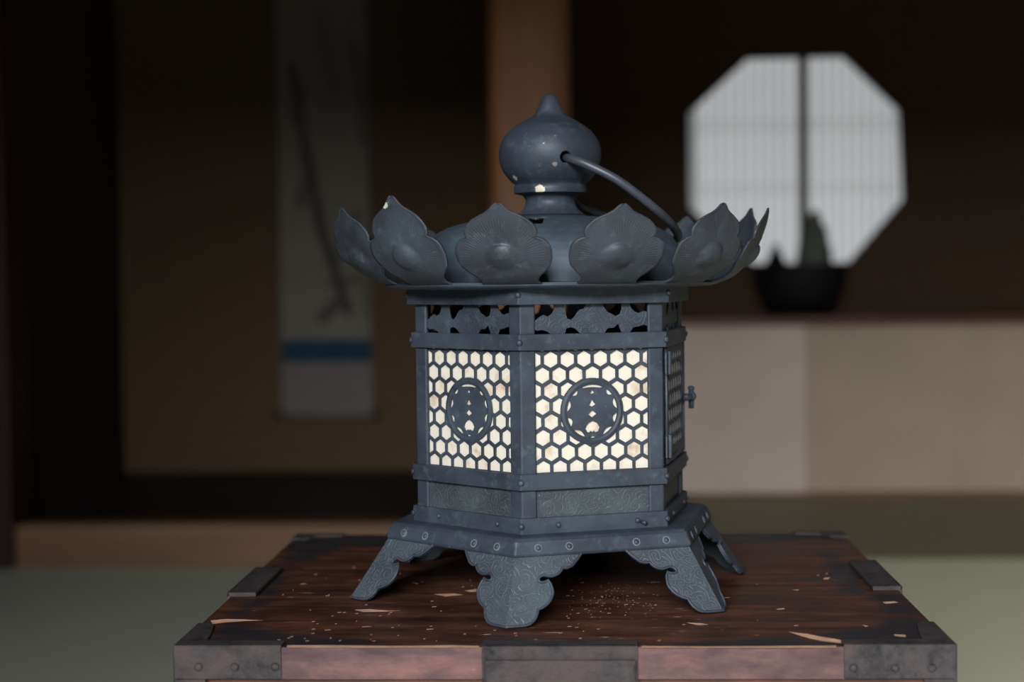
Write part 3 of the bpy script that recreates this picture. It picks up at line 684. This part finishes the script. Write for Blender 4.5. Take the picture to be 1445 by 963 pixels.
for k in range(6):
    cs = [[(-hwf - .004, z0f - .003), (hwf + .004, z0f - .003), (hwf + .004, z1f + .003), (-hwf - .004, z1f + .003)]]
    for q_, h in enumerate(FRZ):
        um = sum(u for u, _ in h) / len(h); cs.append([(-hwf + 2 * hwf * max(0, min(1, um + (u - um) * 1.06)), z1f - (z1f - z0f) * (w_ * 1.22 if q_ < 4 else 1 - (1 - w_) * 1.25)) for u, w_ in h])
    planar_uv(fin('frieze_panel', plate(cs, .0011, face_m(k, AP - .0021), .0001), M_fr, lan), face_m(k, AP))
    me = plate([[(-hwf - .004, .0500), (hwf + .004, .0500), (hwf + .004, .0720), (-hwf - .004, .0720)]], .0012, face_m(k, AP - .0021)); planar_uv(fin('lower_panel', me, M_panel, lan), face_m(k, AP))
# door on the right hand face
DZ0, DZ1 = .0800, .1520; dw = .0385
fm = face_m(1, AP + .0010, ZC)
ol = lattice(-dw + .008, dw - .008, .0880, .1430, ZC, crest=False)
ol[0] = [(-dw, DZ0 - ZC), (dw, DZ0 - ZC), (dw, DZ1 - ZC), (-dw, DZ1 - ZC)]
door = fin('door', plate(ol, .0006, fm, .0001), M_br, lan)
rimg = [[(-dw, DZ0 - ZC), (dw + .0006, DZ0 - ZC), (dw + .0006, DZ1 - ZC), (-dw, DZ1 - ZC)], [(-dw + .001, DZ0 - ZC + .003), (-dw + .001, DZ1 - ZC - .003), (dw - .002, DZ1 - ZC - .003), (dw - .002, DZ0 - ZC + .003)]]
fin('door_frame', plate(rimg, .0012, fm @ Matrix.Translation((0, 0, .0004)), .0002), M_br, door)
for zz in (.1385, .0905):
    g = G(); p0 = fm @ Vector((-dw - .0008, zz - ZC - .0065, .0024)); p1 = fm @ Vector((-dw - .0008, zz - ZC + .0065, .0024)); g.tube([p0, p1], .0012, 12)
    for s in (-1, 1):
        q = [fm @ Vector((-dw - .0008 + a_, zz - ZC + b_, c_)) for c_ in (.0008, .0016) for a_, b_ in ((0, -.006), (s * .006, -.006), (s * .006, .006), (0, .006))]
        n = len(g.v); g.v += q; g.f += [tuple(n + i for i in f_) for f_ in ((0, 1, 2, 3), (4, 5, 6, 7), (0, 1, 5, 4), (1, 2, 6, 5), (2, 3, 7, 6), (3, 0, 4, 7))]
    g.build('hinge', M_br, door, smooth=False)
g = G(); la = lambda x, y, z: fm @ Vector((x, y, z))
g.tube([la(dw - .009, .001, .001), la(dw - .008, .001, .004), la(dw - .0045, .001, .0048), la(dw - .001, .001, .0054), la(dw + .0012, .001, .0054)], [.0026, .0022, .0019, .0019, .0019], 12)
g.dome(la(dw - .001, .001, .0054), fm.to_3x3() @ Vector((.4, 0, 1)), .0030, .0030); g.tube([la(dw + .0006, .0055, .0050), la(dw + .0006, -.0065, .0050)], .0017, 10)
g.dome(la(dw + .0006, .0055, .0050), (0, 0, 1), .0024, .002)
g.build('latch', M_br, door, smooth=True)

# roof: flat rim, dome with its tear, and neck
dprof = [(.0205, .2252), (.024, .2245), (.032, .2238), (.040, .2232), (.048, .2219), (.0555, .2204), (.0625, .2183), (.068, .2155), (.0725, .2120), (.0758, .2080), (.0782, .2035), (.0797, .1990), (.0806, .1940), (.0810, .1890), (.0812, .1857), (.0860, .1853), (.0950, .1853), (.1000, .1856)]
fine = []
for i in range(len(dprof) - 1):
    nf = 10 if i < 4 else 4
    for j in range(nf): fine.append((dprof[i][0] + (dprof[i + 1][0] - dprof[i][0]) * j / nf, dprof[i][1] + (dprof[i + 1][1] - dprof[i][1]) * j / nf))
fine.append(dprof[-1])
g = G().lathe(fine, 240, close=False)
tear_px = [(742, 311.5), (749, 306.5), (757, 308), (764, 306), (773, 306.8), (766, 310), (763, 316), (754, 318), (746, 316.5)]
def inpoly(u, v, P):
    c = False
    for i in range(len(P)):
        (xa, ya), (xb, yb_) = P[i], P[i - 1]
        if (ya > v) != (yb_ > v) and u < (xb - xa) * (v - ya) / (yb_ - ya) + xa: c = not c
    return c
def topix(Pl):
    P = Matrix.Rotation(ROT, 4, 'Z') @ Vector(Pl) + Vector((LX, LY, TZ)) - Vector((0, 0, CAMZ)); d = P.dot(fwd); return 722.5 + FPX * P.dot(rt) / d, 481.5 - FPX * P.dot(up) / d
keep = []
for f in g.f:
    c = sum((g.v[i] for i in f), Vector()) / len(f); cw = Matrix.Rotation(ROT, 4, 'Z') @ c
    if cw.y < 0 and .02 < c.xy.length < .06 and inpoly(*topix(c), tear_px): continue
    keep.append(f)
g.f = keep
g.build('roof', M_roof, lan, smooth=True, solid=.0012, offs=-1.0)
G().lathe([(.0830, .1815), (.0960, .1822), (.1010, .1838), (.1012, .1846), (.0830, .1840), (.0830, .1815)], 120, close=False).build('rim_ring', M_br, lan, smooth=True)
# petals
pprof = [(.0900, .1840), (.0970, .1843), (.1030, .1856), (.1090, .1890), (.1140, .1935), (.1185, .1990), (.1218, .2050), (.1240, .2110), (.1258, .2170), (.1272, .2222), (.1287, .2275)]
wpts = [(.1840, .0160), (.1866, .0148), (.1885, .0160), (.1915, .0198), (.1950, .0234), (.1985, .0246), (.2020, .0249), (.2050, .0245), (.2072, .0233), (.2088, .0210), (.2098, .0178), (.2106, .0184), (.2120, .0189), (.2142, .0186), (.2166, .0171), (.2190, .0146), (.2208, .0112), (.2224, .0076), (.2240, .0050), (.2258, .0032), (.2270, .0018), (.2275, .0003)]
def interp(tab, x):
    if x <= tab[0][0]: return tab[0][1]
    for (a, b_), (c, d) in zip(tab, tab[1:]):
        if x <= c: return b_ + (d - b_) * (x - a) / (c - a)
    return tab[-1][1]
ppz = spline([(r, 0, z) for r, z in pprof], 5)
arc = [0]
for a, b_ in zip(ppz, ppz[1:]): arc.append(arc[-1] + (b_ - a).length)
zlist = [(p.z) for p in ppz]; zr_tab = [(p.z, p.x) for p in ppz]; za_tab = [(p.z, s) for p, s in zip(ppz, arc)]
rows = [p.z for p in ppz if p.z < .1866] + sorted({z for z, _ in wpts if z >= .1866} | {.1866 + (.2275 - .1866) * i / 34 for i in range(35)})
sb = interp(za_tab, .1990)                         # the boss sits here along the petal
def petal(phi, lean=0.0, lift=0.0, skew=0.0, twist=0.0):
    vs, fs, uv = [], [], []; nu = 28
    for z in rows:
        r = interp(zr_tab, z); wd = interp(wpts, z) * 1.06; s = interp(za_tab, z)
        tz = max(0, (z - .19) / .0375)
        for i in range(nu + 1):
            q = -1 + 2 * i / nu; x = q * wd; rr = r - x * x / (2 * .085) * (.35 + .65 * min(1, 1.0)) * (1 - .35 * tz)
            d = sqrt((x / .0088) ** 2 + ((s - sb) / .0080) ** 2)
            if d < 1: rr += .0034 * (1 - d * d) ** .6 * 1.0
            edge = max(0, (abs(q) - .86) / .14); rr += .0006 * edge * (1 if z > .19 else 0)
            rr += lean * tz * tz * .012 - twist * x * min(1, tz * 3 + .2)
            zz = z + lift * tz * tz
            x2 = x + skew * tz * .006
            n_t = 0
            vs.append(Vector((x2 * cos(phi) + rr * sin(phi) + .0016, -rr * cos(phi) + x2 * sin(phi), zz))); uv.append((x, s - sb))
    nr = len(rows)
    for j in range(nr - 1):
        for i in range(nu): a = j * (nu + 1) + i; fs.append((a, a + 1, a + nu + 2, a + nu + 1))
    o = obj('petal', vs, fs, M_petal, lan, smooth=True, solid=.0011, offs=0.0)
    ul = o.data.uv_layers.new(name='shape')
    for lp in o.data.loops: ul.data[lp.index].uv = uv[lp.vertex_index]
    return o
lifts = {0: (0, 0, 0, .05), 1: (0, -.0012, 0, -.05), 2: (0, 0, -.2, -.05), 3: (0, -.0008, .2, 0), 11: (0, .0062, -.1, .12), 10: (0, .002, .2, .32)}
for k in range(12):
    a, b_, c, e_ = lifts.get(k, (random.uniform(-.2, .2), random.uniform(-.001, .002), random.uniform(-.4, .4), random.uniform(-.1, .1)))
    petal(pi / 6 * k + radians(-1.3), a, b_, c, e_)
# finial with its hole
fprof = [(.0140, .2225), (.0205, .2256), (.0190, .2268), (.0165, .2290), (.0149, .2330), (.0150, .2352), (.0166, .2374), (.0205, .2383), (.0219, .2387), (.0221, .2408), (.0219, .2430), (.0212, .2436), (.0214, .2442), (.0236, .2458), (.0262, .2488), (.0285, .2522), (.0301, .2562), (.0309, .2605), (.0308, .2645), (.0298, .2685), (.0279, .2722), (.0252, .2756), (.0216, .2786), (.0172, .2815), (.0128, .2838), (.0098, .2852), (.0088, .2866), (.0077, .2890), (.0064, .2920), (.0050, .2948), (.0041, .2966), (.0030, .2978), (.0012, .2984)]
g = G().lathe(fprof, 96)
fo = g.build('finial', M_fin, lan, smooth=True)
hole_c = tolocal(at(798.5, 221, LY - .0295)); back_c = Vector((-hole_c.x, -hole_c.y, hole_c.z - .002))
cut = G().tube([hole_c * 1.0 + (hole_c - back_c) * .3, hole_c + (back_c - hole_c) * .42], .0035, 20).build('hole_cutter', M_br)
cut.matrix_world = Matrix.Translation((LX, LY, TZ)) @ Matrix.Rotation(ROT, 4, 'Z')
bo = fo.modifiers.new('hole', 'BOOLEAN'); bo.operation = 'DIFFERENCE'; bo.object = cut; bo.solver = 'EXACT'
bpy.context.view_layer.update(); dg = bpy.context.evaluated_depsgraph_get()
me = bpy.data.meshes.new_from_object(fo.evaluated_get(dg)); fo.modifiers.clear(); fo.data = me; bpy.data.objects.remove(cut)
try:
    for p in me.polygons: p.use_smooth = True
    me.set_sharp_from_angle(angle=radians(50))
except Exception: pass
# bail handle, dropped to the right
pth = [at(797.5, 222.5, .966), at(800, 223, .952), at(810, 225.5, .943), at(832, 234, .939), at(870, 253.5, .938), at(905, 279, .942), at(935, 304, .952), at(953, 324, .975), at(956, 336, 1.005), at(940, 338, 1.040), at(905, 325, 1.062), at(872, 313, 1.063), at(848, 303.5, 1.052), at(828, 294, 1.036), at(812, 284, 1.022), at(797, 262, 1.010), at(785, 240, 1.002), at(780, 228, .990)]
G().tube([tolocal(p) for p in spline(pth, 8)], .0026, 16).build('handle', M_dark, lan, smooth=True)
